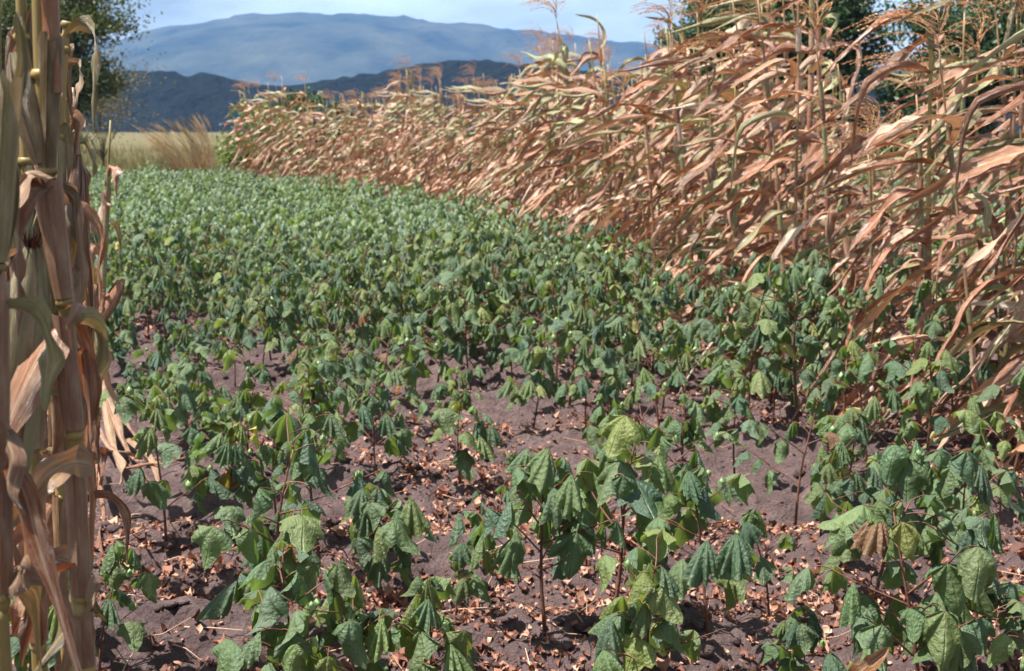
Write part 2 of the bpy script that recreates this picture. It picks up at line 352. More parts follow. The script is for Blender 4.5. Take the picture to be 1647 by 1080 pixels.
def cotton_variant(sd, small=False):
    r = random.Random(sd); H = 0.55
    mb = MB(); lean = Vector((r.uniform(-.09, .09), r.uniform(-.09, .09), 0)); w = r.uniform(0, 6)
    def sp(t): return Vector((lean.x * t + 0.012 * math.sin(5 * t + w), lean.y * t + 0.012 * math.cos(4 * t + w), H * t))
    n = 9; mb.tube([sp(i / n) - Vector((0, 0, 0.05 if i == 0 else 0)) for i in range(n + 1)], [0.0058 * (1 - 0.72 * i / n) + 0.0006 for i in range(n + 1)], 6)
    leaves = []; bolls = []
    def petiole(p, az, el, L, size):
        d = Vector((math.cos(az) * math.cos(el), math.sin(az) * math.cos(el), math.sin(el))); pts = [p]; q = p.copy()
        for i in range(4):
            q = q + d * (L / 4); d = (d + Vector((0, 0, -0.16))).normalized(); pts.append(q.copy())
        mb.tube(pts, [0.0020, 0.0018, 0.0016, 0.0015, 0.0014], 4, False)
        ty = r.random(); li = r.randrange(16) if ty < 0.52 else (r.randrange(16, 28) if ty < 0.92 else r.randrange(28, 32))
        leaves.append((li, q.copy(), az + r.uniform(-.5, .5), (r.uniform(-.25, .25), r.uniform(-.15, .35)), size))
    az = r.uniform(0, 6.28); nodes = 10 if small else 15
    for i in range(nodes):
        t = 0.30 + 0.68 * i / (nodes - 1); az += 2.4 + r.uniform(-.4, .4); p = sp(t)
        up = (t - 0.3) / 0.7
        if r.random() < 0.72 * (1 - up * 0.75):
            L = r.uniform(0.13, 0.30) * (1 - 0.45 * up); el = R(r.uniform(18, 48)); d = Vector((math.cos(az) * math.cos(el), math.sin(az) * math.cos(el), math.sin(el)))
            pts = [p]; q = p.copy()
            for s in range(4):
                q = q + d * (L / 4); d = (d + Vector((r.uniform(-.16, .16), r.uniform(-.16, .16), r.uniform(-.05, .07)))).normalized(); pts.append(q.copy())
            mb.tube(pts, [0.003, 0.0027, 0.0024, 0.0021, 0.0018], 5, False)
            petiole(pts[2], az + r.choice((-1, 1)) * r.uniform(.6, 1.2), R(r.uniform(10, 45)), r.uniform(0.05, 0.09), r.uniform(0.080, 0.118))
            petiole(pts[4], az + r.uniform(-.6, .6), R(r.uniform(10, 45)), r.uniform(0.035, 0.07), r.uniform(0.072, 0.11))
            if r.random() < 0.6: petiole(pts[3], az - r.choice((-1, 1)) * r.uniform(.6, 1.3), R(r.uniform(10, 45)), r.uniform(0.04, 0.07), r.uniform(0.06, 0.10))
            if r.random() < 0.32: bolls.append((pts[3] + Vector((0.012, 0, 0.018)), r.uniform(0.7, 1.1)))
        else:
            petiole(p, az, R(r.uniform(20, 60)), r.uniform(0.07, 0.12) * (1 - 0.35 * up), r.uniform(0.092, 0.132) * (1 - 0.25 * up))
    for i in range(3):
        petiole(sp(1.0), az + i * 2.1, R(r.uniform(35, 70)), r.uniform(0.025, 0.05), r.uniform(0.05, 0.085))
    return mb.build('stem', M_STEM), leaves, bolls
COTTON = [cotton_variant(700 + i, i % 4 == 3) for i in range(14)]
GREENS = [(0.076, 0.122, 0.056), (0.090, 0.134, 0.064), (0.064, 0.112, 0.060), (0.106, 0.140, 0.052), (0.085, 0.127, 0.070)]
def leaf_tint(r):
    q = r.random()
    if q < 0.006: return (0.36, 0.34, 0.12, 1)
    if q < 0.03: return (0.19, 0.20, 0.065, 1)
    if q < 0.034: return (0.17, 0.085, 0.04, 1)
    c = r.choice(GREENS); k = r.uniform(0.82, 1.22); return (c[0] * k, c[1] * k, c[2] * k, 1)
def cotton(x, y, h, vi, rz, label, group, leafscale=1.0, drop=0.08):
    r = random.Random(int(x * 991) * 7 + int(y * 773)); st, leaves, bolls = COTTON[vi % len(COTTON)]
    root = bpy.data.objects.new('cotton_plant', None); COL.objects.link(root); root.empty_display_size = 0.1
    root.location = (x, y, float(gz(x, y))); k = h / 0.55; root.scale = (k, k, k); root.rotation_euler = (r.uniform(-.07, .07), r.uniform(-.07, .07), rz)
    tag(root, label, 'cotton plant', group)
    put('stem', st, root)
    for li, p, az, (tx, ty), sz in leaves:
        if r.random() < drop: continue
        s = sz * leafscale * r.uniform(0.9, 1.12) / max(0.75, k) ** 0.7
        o = put('leaf', LEAF[li], root, Matrix.Translation(p) @ Euler((tx, ty, az)).to_matrix().to_4x4() @ Matrix.Diagonal((s, s, s, 1)))
        o.color = leaf_tint(r)
    for p, s in bolls: put('boll', BOLL, root, Matrix.Translation(p) @ Matrix.Diagonal((s, s, s, 1)))
    return root

EDGE_Y = [-5, 5.2, 6.3, 7.8, 10.5, 14, 18.5, 21.5, 30, 40]; EDGE_X = [5, 2.75, 2.1, 1.4, 0.75, 0.3, -0.7, -2.0, -5.9, -10]
def edge(y): return float(np.interp(y, EDGE_Y, EDGE_X))

# hand placed plants of the foreground: (base pixel x, y), height, turn, label
FG = [
 (428, 1052, .60, 0, 'large drooping cotton plant in front of the bare soil, left of the bottom middle'),
 (880, 1050, .52, 1, 'cotton plant with broad drooping leaves at the bottom middle of the photo'),
 (978, 985, .64, 2, 'tall dark-stemmed cotton plant with folded leaves right of the bottom middle'),
 (160, 1075, .34, 3, 'low cotton plant at the foot of the near maize stalk'),
 (585, 1150, .42, 4, 'cotton plant cut by the bottom edge, left of the picture middle'),
 (1145, 1052, .46, 5, 'cotton plant with a large pale folded leaf, bottom right of the middle'),
 (1480, 1150, .58, 6, 'biggest cotton plant, cut by the bottom edge near the right corner'),
 (1650, 1140, .52, 7, 'cotton plant in the bottom right corner of the photo'),
 (1400, 965, .52, 8, 'cotton plant with one wide spreading leaf above the reddish litter, right foreground'),
 (1560, 1000, .50, 9, 'cotton plant with a yellowed leaf at the right foreground edge'),
 (1300, 1120, .28, 10, 'short cotton plant at the bottom edge between two bigger ones on the right'),
 (263, 900, .50, 11, 'thin cotton plant on a tall bare curved stem beside the fallen maize leaves'),
 (318, 800, .46, 12, 'cotton plant standing right behind the thin bare-stemmed one on the left'),
 (520, 905, .58, 13, 'dense cotton plant in the left foreground behind the large drooping one'),
 (620, 960, .42, 1, 'small cotton plant with rounded leaves between the two large foreground plants'),
 (735, 790, .40, 5, 'small cotton plant on a cluster of bare red stems over fallen leaves, middle'),
 (600, 790, .42, 6, 'cotton plant left of the one with clustered red stems'),
 (668, 700, .34, 7, 'single thick-stemmed little cotton plant on open soil'),
 (855, 700, .40, 8, 'cotton plant at the front edge of the thick stand, right of middle'),
 (945, 705, .46, 9, 'cotton plant with two dark stems at the edge of the thick stand'),
 (1090, 880, .44, 2, 'cotton plant left of the wide spreading leaf, over reddish litter'),
 (1185, 790, .44, 0, 'cotton plant on forked red stems at the left end of the right cluster'),
 (1275, 845, .50, 3, 'cotton plant at the front of the dense right cluster'),
 (1365, 830, .46, 10, 'low cotton plant in front of the dense right cluster'),
 (1490, 805, .56, 12, 'cotton plant on thick straight stems near the dry maize on the right'),
 (1600, 860, .44, 13, 'small cotton plant beside the shaded maize stalks at the right edge'),
 (1630, 800, .60, 4, 'tall cotton plant with pale leaves against the maize stalks at the right edge'),
 (220, 690, .30, 5, 'tiny cotton plant on bare soil near the left maize'),
 (165, 640, .34, 1, 'small cotton plant peeping out beside the left maize'),
 (300, 720, .40, 6, 'cotton plant among the sparse ones on the left, on bare soil'),
 (395, 770, .40, 8, 'cotton plant in the sparse left part above the large drooping one'),
 (480, 690, .44, 11, 'cotton plant at the front edge of the stand, left of middle'),
 (800, 860, .30, 3, 'low cotton plant just behind the middle foreground one'),
 (735, 1010, .30, 7, 'low cotton plant with yellow-green leaves between the bottom middle plants'),
 (700, 1130, .40, 2, 'cotton plant cut by the bottom edge, just left of the bottom middle one'),
 (1050, 1130, .42, 8, 'cotton plant cut by the bottom edge, right of the bottom middle one'),
 (480, 1135, .46, 12, 'cotton plant cut by the bottom edge below the large drooping one'),
 (1240, 985, .36, 3, 'small cotton plant left of the open soil patch in the right foreground'),
 (1560, 1125, .50, 10, 'cotton plant cut by the bottom edge, next to the right corner plant'),
 (1320, 905, .34, 7, 'little cotton plant in the litter below the dense right cluster'),
 (445, 875, .44, 4, 'cotton plant in the left foreground between bare soil and the dense plant'),
 (360, 880, .40, 9, 'cotton plant right of the thin bare-stemmed one, on bare soil'),
 (80, 1100, .36, 9, 'cotton plant half hidden behind the near maize stalks, bottom left'),
]
placed = []
ncot = 0
for px, py, h, vi, lab in FG:
    x, y = gpt(px, py); placed.append((x, y)); big = py > 930
    cotton(x, y, h, vi, rnd.uniform(0, 6.28), lab, 'cotton plants of the foreground', 1.16 if big else 0.98, 0.27); ncot += 1

# the stand: rows of plants
pts = []
for k in range(-2, 34):
    yr = ROW0 + ROW * k
    for half in (0, 1):
        yy0 = yr + half * 0.45 * (1 if yr > 6 else 0)
        if half and yr < 6: continue
        x = -14.0
        while x < 16:
            x += rnd.uniform(0.19, 0.34)
            y = yy0 - SL * x + rnd.uniform(-.14, .14)
            if abs(x) > 0.40 * y + 0.7 or y < 5.6 or y > 33: continue
            e = edge(y)
            beyond = x > e + (2.3 if y < 11 else 3.8)
            if x > e + 0.25 and not beyond: continue
            if beyond and y > 24: continue
            pxx = 823 + x / y * FPX
            # sparse on the near left, closed further back
            start = np.interp(pxx, [100, 300, 480, 700, 1000, 1130, 1250, 1500, 1700], [10.0, 9.0, 7.6, 7.2, 6.8, 6.4, 5.8, 5.6, 5.6])
            dens = (max(float(np.clip((y - start) / 1.2, 0, 1)), 0.6 if y > start - 2.4 else 0)) if not beyond else 0.8
            if rnd.random() > dens: continue
            if any((x - a) ** 2 + (y - b) ** 2 < 0.05 for a, b in placed): continue
            pts.append((y, x, beyond, bool(y < start + 0.3 and not beyond)))
pts.sort()
lo_v = []; lo_f = []; lo_uv = []; lo_n = 0; st_mb = MB()
for y, x, beyond, thin in pts:
    h = 0.45 + 0.22 * rnd.random() + (0.10 if x > edge(y) - 2.2 and y < 11 else 0) + 0.1 * float(vnoise(x, y, 0.5, 9))
    if thin: h *= rnd.uniform(0.55, 0.85)
    vi = rnd.randrange(len(COTTON)); rz = rnd.uniform(0, 6.28); pxx = 823 + x / y * FPX
    if ncot < 300 and not beyond:
        if pxx < 400: lab = 'cotton plant in the thin left side of the stand'
        elif pxx < 800: lab = 'cotton plant in the closed stand left of the picture middle'
        elif x < edge(y) - 1.0: lab = 'cotton plant in the closed stand right of the picture middle'
        else: lab = 'cotton plant along the foot of the windblown dry maize'
        lab += ', first rows' if y < 8.2 else (', second rows' if y < 9.6 else (', third rows' if y < 11 else ', hindmost rows'))
        cotton(x, y, h, vi, rz, lab, 'cotton plants ' + lab[13:], 0.92); ncot += 1
        continue
    st, leaves, bolls = COTTON[vi]; k = h / 0.55; base = Vector((x, y, float(gz(x, y)))); Mz = Matrix.Rotation(rz, 3, 'Z')
    for li, p, az, tl, sz in leaves:
        if rnd.random() < 0.08: continue
        V, F, LU = LEAF_LO[li]; lo_uv.append(LU); s = sz * 0.86; a = az + rz; ca, sa = math.cos(a), math.sin(a)
        q = base + Mz @ (p * k); Q = np.empty_like(V)
        Q[:, 0] = (V[:, 0] * ca - V[:, 1] * sa) * s + q.x; Q[:, 1] = (V[:, 0] * sa + V[:, 1] * ca) * s + q.y; Q[:, 2] = V[:, 2] * s + q.z
        lo_v.append(Q); lo_f += [tuple(i + lo_n for i in f) for f in F]; lo_n += len(V)
    st_mb.tube([base, base + Vector((rnd.uniform(-.03, .03), rnd.uniform(-.03, .03), h))], [0.006, 0.003], 3, False)
fc = tag(put('cotton_field', mesh('cotton_field', np.concatenate(lo_v), lo_f, M_LEAF, np.concatenate(lo_uv))), 'far part of the wilted cotton stand, plants merging into one green canopy', 'cotton', kind='stuff')
fc.color = (0.080, 0.124, 0.064, 1)
put('stems', st_mb.build('stems', M_STEM), fc)['kind'] = 'stuff'

# ------------------------------------------------------------------ maize
def ribbon(pts, width, twist=0.0, fold=0.35, ripple=0.25, seed=0, n_ac=4, side0=None, wave=5.0):
    r = random.Random(seed); pts = [Vector(p) for p in pts]; m = len(pts); V = []; UV = []; F = []
    t0 = (pts[1] - pts[0]).normalized(); side = side0 or t0.cross(Vector((0, 0, 1)))
    if side.length < 0.05: side = Vector((1, 0, 0))
    side = Vector(side).normalized(); ph = r.uniform(0, 6.3); ph2 = r.uniform(0, 6.3); L = sum((pts[i + 1] - pts[i]).length for i in range(m - 1))
    for i in range(m):
        t = (pts[min(i + 1, m - 1)] - pts[max(i - 1, 0)]).normalized(); v = i / (m - 1)
        side = (side - t * side.dot(t)).normalized()
        q = Matrix.Rotation(twist / (m - 1), 3, t); side = q @ side; nrm = side.cross(t)
        w = width * (min(1.0, 0.45 + 2.6 * v) * (1 - v) ** 0.55 if v < 1 else 0.02) * (1 + 0.16 * math.sin(9 * v + ph) + 0.10 * math.sin(21 * v + ph2)) + 0.001
        fo = fold * (1 + 0.5 * math.sin(ph2 + 4 * v))
        for j in range(n_ac + 1):
            u = 2 * j / n_ac - 1
            rp_ = ripple * math.sin(ph + wave * v * 6.28 * (1 + 0.1 * (u > 0)) + (1.9 if u > 0 else 0)) * u * u
            V.append(pts[i] + side * (u * w * math.cos(fo * abs(u))) + nrm * (w * (math.sin(fo) * abs(u) + rp_))); UV.append((u * 0.5 + 0.5, v * L * 2.0))
    k = n_ac + 1
    for i in range(m - 1):
        for j in range(n_ac): F.append((i * k + j, i * k + j + 1, (i + 1) * k + j + 1, (i + 1) * k + j))
    return V, F, UV
def blade(p, d0, dw, L, width, bend, r, seg=16, hang=0.0, fold=None, kink=0.0):
    d = Vector(d0).normalized(); pts = [Vector(p)]; q = Vector(p)
    wob = [r.uniform(-.38, .38) for _ in range(3)]; f = r.uniform(0.8, 2.6); ph = r.uniform(0, 6); kv = r.uniform(.2, .8) if r.random() < kink else 9
    kd = Vector((r.uniform(-1, .3), r.uniform(-.5, .5), r.uniform(-1.5, -.5)))
    for i in range(seg):
        v = i / seg; k = min(0.95, bend * (0.25 + v))
        tgt = Vector(dw).normalized() + Vector((0, 0, -hang * v)) + Vector(wob) * math.sin(f * 6.28 * v + ph)
        if v > kv: tgt = tgt * 0.35 + kd; k = 0.55
        d = (d * (1 - k) + tgt.normalized() * k).normalized(); q = q + d * (L / seg); pts.append(q.copy())
    return ribbon(pts, width, r.uniform(-3.6, 3.6), r.uniform(0.2, 1.15) if fold is None else fold, r.uniform(0.2, 0.6), r.randrange(9999), wave=r.uniform(1.5, 4.5))
DRYC = [(0.38, 0.165, 0.085), (0.30, 0.110, 0.052), (0.46, 0.25, 0.150), (0.42, 0.20, 0.115), (0.60, 0.43, 0.31), (0.50, 0.30, 0.19), (0.22, 0.085, 0.045), (0.34, 0.14, 0.075)]
GRNC = [(0.24, 0.25, 0.10), (0.30, 0.29, 0.13), (0.20, 0.23, 0.085)]
def tassel_mesh(sd, wind, nb=16, dens=1.3):
    r = random.Random(sd); mb = MB()
    for b in range(nb):
        az = r.uniform(0, 6.28); el = R(r.uniform(30, 75)) if b else R(80); p = Vector((0, 0, b / nb * 0.13)); d = Vector((math.cos(az) * math.cos(el), math.sin(az) * math.cos(el), math.sin(el)))
        L = r.uniform(0.26, 0.42); n = 9; pts = [p]; q = p.copy()
        for i in range(n):
            k = 0.10 + 0.36 * i / n; d = (d * (1 - k) + (Vector(wind) + Vector((0, 0, -0.35))).normalized() * k).normalized(); q = q + d * (L / n); pts.append(q.copy())
        mb.tube(pts, [0.0017 * (1 - 0.6 * i / n) + .0003 for i in range(n + 1)], 3, False)
        for i in range(int(34 * dens)):
            t = r.uniform(0.12, 1) * n; a = min(int(t), n - 1); c = pts[a].lerp(pts[a + 1], t - a); tn = (pts[a + 1] - pts[a]).normalized()
            o = Vector((r.gauss(0, 1), r.gauss(0, 1), r.gauss(0, 1))); o = (o - tn * o.dot(tn)).normalized(); e = c + tn * 0.010 + o * 0.0060; s = tn.cross(o) * 0.0034
            mb.add([c, (c + e) / 2 + s, e, (c + e) / 2 - s], [(0, 1, 2, 3)])
    return mb.build('tassel', M_TASSEL)
def cob_mesh(sd, L=0.24, w=0.032, nl=5):
    """husk of overlapping leaves, tip up"""
    r = random.Random(sd); mb = MB()
    for q in range(nl):
        a0 = q * 6.283 / nl + r.uniform(-.2, .2); n = 9; V = []; UV = []; F = []
        for i in range(n + 1):
            t = i / n; rad = w * (0.35 + 0.75 * math.sin(math.pi * min(1, t * 0.80 + 0.13)) ** 0.8) * (1 + 0.05 * q) * (1 if t < 0.85 else 1 - (t - 0.85) * 3.2)
            for j in range(5):
                u = j / 2 - 1; a = a0 + u * 1.0 * (1 - 0.35 * t ** 3); V.append((rad * math.cos(a), rad * math.sin(a), L * t * (1 + r.uniform(-.01, .01)))); UV.append((u * .5 + .5, t * .5))
        for i in range(n):
            for j in range(4): F.append((i * 5 + j, i * 5 + j + 1, i * 5 + j + 6, i * 5 + j + 5))
        mb.add(V, F, UV)
    return mb.build('husk', M_DRY)
def silk_mesh(sd, L):
    r = random.Random(sd); mb = MB()
    for i in range(26):
        a = r.uniform(0, 6.28); q = 0.010
        pts = [Vector((q * math.cos(a) * s, q * math.sin(a) * s, L * 0.93 + h)) for s, h in ((0.5, 0), (0.7, 0.02), (r.uniform(.6, 1.8), r.uniform(.03, .045)))]
        mb.tube(pts, [0.002, 0.0017, 0.0006], 3, False)
    return mb.build('silk', M_SILK)
def maize_variant(sd, H, wind, bend=0.22, nleaf=12, windy=True, lo=0.16, lk=1.0):
    r = random.Random(sd); mb = MB(); lx = r.uniform(0.02, 0.14) if windy else r.uniform(-.05, .05); ly = r.uniform(-.08, .08); ph = r.uniform(0, 6)
    wv = Vector(wind)
    def sp(z):
        t = z / H; return Vector((-lx * t * t * 1.4 + 0.015 * math.sin(ph + 5 * t) if windy else lx * t + 0.015 * math.sin(ph + 5 * t), ly * t, z))
    n = 14; mb.tube([sp(max(0, H * i / n)) - Vector((0, 0, 0.06 if i == 0 else 0)) for i in range(n + 1)], [0.0125 * (1 - 0.62 * i / n) * (1.0 + 0.1 * (i % 2)) for i in range(n + 1)], 7)
    parts = [('stalk', mb.build('stalk', M_STALK), 'stalk', 0)]
    pl = r.uniform(0, 6.28)
    for i in range(nleaf):
        t = lo + (0.88 - lo) * (i / (nleaf - 1)) ** (1.15 if windy else 0.92) + r.uniform(-.015, .015); p = sp(H * t)
        az = pl + (i % 2) * math.pi + r.uniform(-.5, .5)
        el = R(r.uniform(0, 48)) if windy else R(r.uniform(55, 80)); d0 = (math.cos(az) * math.cos(el), math.sin(az) * math.cos(el), math.sin(el))
        L = lk * r.uniform(0.38, 0.84) * (1.12 - 0.42 * t) * (0.62 + 0.9 * t * (1.35 - t)) if windy else r.uniform(0.20, 0.34)
        wd = wv.copy()
        if windy:
            drop = np.interp(t, [0.15, 0.4, 0.65, 0.95], [-1.15, -0.88, -0.60, -0.30]) + r.gauss(0, .36)
            wd = Vector((-1, r.gauss(0, .38), drop))
        else:
            wd = Vector((math.cos(az) * .25 + r.uniform(-.2, .2) + wv.x, math.sin(az) * .25 + r.uniform(-.2, .2), -1.0))
        V, F, UV = blade(p, d0, wd, L, r.uniform(0.026, 0.042), bend * r.uniform(0.7, 1.5), r, hang=0.08 if windy else 0.3, kink=0.3)
        parts.append(('leaf', mesh('leaf', V, F, M_DRY, UV), 'leaf', t))
        if not windy or r.random() < 0.5:
            p2 = sp(H * t - 0.12); m2 = MB(); m2.tube([p2, p2.lerp(p, .5), p], [0.0135, 0.0155, 0.0185 - 0.004 * t], 8, False)
            parts.append(('sheath', m2.build('sheath', M_DRY), 'leaf', t))
    if windy: parts.append(('tassel', tassel_mesh(sd + 5, (-1, 0, -0.1) if windy else (-.5, 0, -.2)), 'tassel', sp(H)))
    if r.random() < 0.7: parts.append(('cob', cob_mesh(sd + 9, 0.2, 0.024), 'cob', sp(H * r.uniform(.45, .55))))
    return parts
def maize(x, y, var, k, rz, label, group, green=0.25, sd=0):
    r = random.Random(sd); root = bpy.data.objects.new('maize_plant', None); COL.objects.link(root); root.empty_display_size = 0.1
    root.location = (x, y, float(gz(x, y))); root.rotation_euler = (r.uniform(-.05, .05), r.uniform(-.07, .04), rz); root.scale = (k, k, k); tag(root, label, 'maize plant', group)
    pg = r.random()
    for nm, me, typ, ex in var:
        M = None
        if typ == 'tassel':
            if y > 10 and r.random() < 0.62: continue
            ts = 1.3 if y < 9.5 else (1.0 if y < 13 else 0.72); M = Matrix.Translation(ex) @ Euler((0, 0, r.uniform(-.7, .7))).to_matrix().to_4x4() @ Matrix.Diagonal((ts, ts, ts, 1))
        if typ == 'cob': M = Matrix.Translation(ex) @ Euler((r.uniform(-.4, .4), r.uniform(-.5, .1), r.uniform(0, 6))).to_matrix().to_4x4()
        if typ == 'leaf' and nm == 'leaf' and r.random() < 0.05: continue
        o = put(nm, me, root, M)
        if typ in ('leaf', 'cob'):
            g = green * (0.25 + 1.5 * (ex if typ == 'leaf' else 0.3) ** 1.5)
            c = r.choice(GRNC) if r.random() < g else r.choice(DRYC); q = r.uniform(.85, 1.2); o.color = (c[0] * q, c[1] * q, c[2] * q, 1)
        elif typ == 'stalk':
            q = r.uniform(.6, 1.0); o.color = (q, q, q * .9, 1) if pg > .3 else (q * .8, q * 1.05, q * .6, 1)
    return root
WV = [maize_variant(40 + i, 2.2, (-1, 0, -.4), 0.52, 19, True, 0.10) for i in range(11)]
NV = [maize_variant(80 + i, 2.2, (-1, 0, -.4), 0.56, 18, True, 0.08, 1.22) for i in range(7)]
# right stand: windblown strip, near right to far left
path = [Vector((EDGE_X[i], EDGE_Y[i])) for i in range(1, 9)]
seglen = [(path[i + 1] - path[i]).length for i in range(len(path) - 1)]; TOT = sum(seglen)
def along(s):
    for i, l in enumerate(seglen):
        if s <= l: return path[i].lerp(path[i + 1], s / l), (path[i + 1] - path[i]).normalized()
        s -= l
    return path[-1], (path[-1] - path[-2]).normalized()
nm_ = 0
corn = []
for row in range(5):
    s = rnd.uniform(0, .3) - 0.0
    while s < TOT:
        p, t = along(s); nrm = Vector((t.y, -t.x)); off = 0.25 + row * 0.62
        q = p + nrm * (off + rnd.uniform(-.12, .12))
        s += rnd.uniform(0.24, 0.40) if q.y < 7.6 else rnd.uniform(0.36, 0.56) if q.y < 15 else rnd.uniform(0.42, 0.66)
        if q.y < 11 and row >= 4: continue
        if q.y < 9.5 and row >= 3: continue
        if q.y < 9.6 and row == 2 and rnd.random() < 0.6: continue
        if 7.6 < q.y < 9 and row and rnd.random() < 0.22: continue
        corn.append((q.y, q.x, row))
corn += [(5.75, 2.18, 0), (6.0, 2.42, 1), (6.15, 2.08, 0), (6.45, 2.3, 1), (6.6, 2.0, 0), (5.5, 2.4, 1)]
corn.sort()
for y, x, row in corn:
    px = 823 + x / y * FPX
    if px > 1830 or y < 5.3: continue
    first = row == 0
    if px > 1560: z = 'at the right edge of the photo'
    elif px > 1330: z = 'under the pale drooping tassels on the right'
    elif px > 1220: z = 'before the right half of the big dark tree'
    elif px > 1120: z = 'before the left half of the big dark tree'
    elif px > 1010: z = 'under the gap of open sky'
    elif px > 900: z = 'under the tallest tassel against the sky'
    elif px > 800: z = 'before the right end of the blue hills'
    elif px > 700: z = 'in the middle of the slanting strip'
    elif px > 520: z = 'towards the far left of the strip'
    else: z = 'at the far left end of the strip'
    lab = ('windblown maize plant in the front row ' if first else ('windblown maize plant in the middle rows ' if row < 3 else 'windblown maize plant in the rear rows ')) + z
    k = (1.0 + rnd.uniform(-.10, .07)) * float(np.interp(y, [5, 7, 9, 12, 18, 30], [1.0, 1.0, 1.06, 1.0, 1.0, 1.03]))
    if first and y > 7: k *= 0.9
    k *= 1.0 + 0.62 * min(0.14, float(vnoise(px, 3.3 + 2 * (y > 11), 1 / 70.0, 41)))
    if px > 1330 and row > 0: k *= 0.88
    k *= float(np.interp(px, [700, 860, 930, 1010, 1060, 1120, 1180, 1290, 1340], [1, 1.0, 1.16, 1.14, 0.98, 1.04, 1.10, 1.08, 1.0]))
    if 1375 < px < 1500 and y > 6.4: k *= 0.76
    maize(x, y, NV[rnd.randrange(len(NV))] if y < 11 else WV[rnd.randrange(len(WV))], k, rnd.uniform(-.35, .35), lab, lab.replace('plant', 'plants', 1), 0.26 if y < 15 else 0.34, sd=nm_ + 1); nm_ += 1

# left: near maize row, hero stalks shaped after the photograph, more plants behind it
def px_path(lst, Y): return [at(a, b, Y + (c[0] if c else 0)) for a, b, *c in lst]
def smooth_path(pts, n=16):
    pts = [Vector(p) for p in pts]; out = []
    P = [pts[0]] + pts + [pts[-1]]
    m = len(pts) - 1
    for i in range(n + 1):
        u = i / n * m; k = min(int(u), m - 1); t = u - k; a, b, c, d = P[k], P[k + 1], P[k + 2], P[k + 3]
        out.append(0.5 * ((2 * b) + (c - a) * t + (2 * a - 5 * b + 4 * c - d) * t * t + (3 * b - a - 3 * c + d) * t ** 3))
    return out
TAN = (0.30, 0.17, 0.105); PALE = (0.42, 0.28, 0.18); RUST = (0.32, 0.115, 0.045); OLIVE = (0.18, 0.15, 0.055); GRNT = (0.34, 0.29, 0.15); PINK = (0.34, 0.20, 0.12)
def hero_maize(name_label, stalk_px, Y, base_x, rad, sheaths, blades, cobs=()):
    base = Vector((base_x, Y, 0)); base.z = float(gz(base_x, Y))
    root = bpy.data.objects.new('maize_plant', None); COL.objects.link(root); root.location = base; root.empty_display_size = 0.1
    tag(root, name_label, 'maize plant', 'maize plants standing on the near left')
    def loc(ps): return [p - base for p in ps]
    pts = [Vector((0, 0, -0.05))] + loc(px_path(stalk_px, Y)); sm = smooth_path(pts, 40)
    mb = MB(); mb.tube(sm, [rad * (1 - 0.4 * i / 40) for i in range(41)], 10)
    for p in pts[1:]:        # swollen nodes
        i = min(range(len(sm)), key=lambda q: (sm[q] - p).length); d = (sm[min(i + 1, 40)] - sm[max(i - 1, 0)]).normalized()
        mb.tube([p - d * .006, p - d * .002, p + d * .002, p + d * .006], [rad * .85, rad * 1.06, rad * 1.06, rad * .85], 10)
    o = put('stalk', mb.build('stalk', M_STALK), root); o.color = (0.62, 0.72, 0.38, 1)
    for a, b, r0, r1, col in sheaths:
        r0 *= 0.9; r1 *= 0.88
        A, B = loc(px_path([a, b], Y)); ax = (B - A); m2 = MB(); n = 9; V = []; UV = []; F = []; e1 = ax.normalized().cross(Vector((0, 1, 0))).normalized(); e2 = ax.normalized().cross(e1)
        rr = random.Random(int(a[0] * 31 + a[1]))
        for i in range(n + 1):
            t = i / n; ra = r0 + (r1 - r0) * t
            for j in range(15):
                q = (j / 14) * 6.9 + 1.0; r_ = ra * (1 + 0.07 * j / 14 + 0.06 * math.sin(3 * q + 3 * t + a[0]) + 0.03 * math.sin(7 * q + 9 * t) + 0.10 * t ** 3 * math.sin(2 * q + a[1])); V.append(A + ax * (t + (rr.uniform(-.06, .07) if i == n else 0)) + (e1 * math.cos(q) + e2 * math.sin(q)) * r_); UV.append((j / 14 * 1.6, t * ax.length * 2))
        for i in range(n):
            for j in range(14): F.append((i * 15 + j, i * 15 + j + 1, i * 15 + j + 16, i * 15 + j + 15))
        o = put('sheath', mesh('sheath', V, F, M_DRY, UV), root); o.color = (*col, 1)
    for i, (pp, w, col, fold, tw) in enumerate(blades):
        P = smooth_path(loc(px_path(pp, Y)), 20); V, F, UV = ribbon(P, w, tw, fold, 0.22, i + int(Y * 100), 6, Vector((1, 0.25, 0)) if abs(P[-1].z - P[0].z) > abs(P[-1].x - P[0].x) else Vector((0.1, 0.75, 0.65)), 2.2)
        o = put('leaf', mesh('leaf', V, F, M_DRY, UV), root); o.color = (*col, 1)
    rr = random.Random(int(Y * 977))
    for i in range(7 if Y < 1.8 else 13):
        p = sm[rr.randrange(9, 38)]; az = rr.uniform(0, 6.28); lf_ = rr.uniform(-1, .25)
        V, F, UV = blade(p, (math.cos(az), math.sin(az), rr.uniform(.2, 1.6)), (lf_ * .3, rr.uniform(-.2, .2), -1), rr.uniform(.10, .26), rr.uniform(.010, .024), rr.uniform(.5, .9), rr, kink=.5)
        c = rr.choice((RUST, TAN, PINK, PALE, (.24, .10, .05), (.20, .19, .07))); o = put('leaf', mesh('leaf', V, F, M_DRY, UV), root); o.color = (*c, 1)
    for a, b, w, col in cobs:
        A, B = loc(px_path([a, b], Y)); L = (B - A).length; M = Matrix.Translation(A) @ (B - A).to_track_quat('Z', 'Y').to_matrix().to_4x4()
        c = put('cob', cob_mesh(int(a[0]) + 3, L, w), root, M); c.color = (*col, 1); 
        if w > .02: put('silk', silk_mesh(7, L), c)
    return root
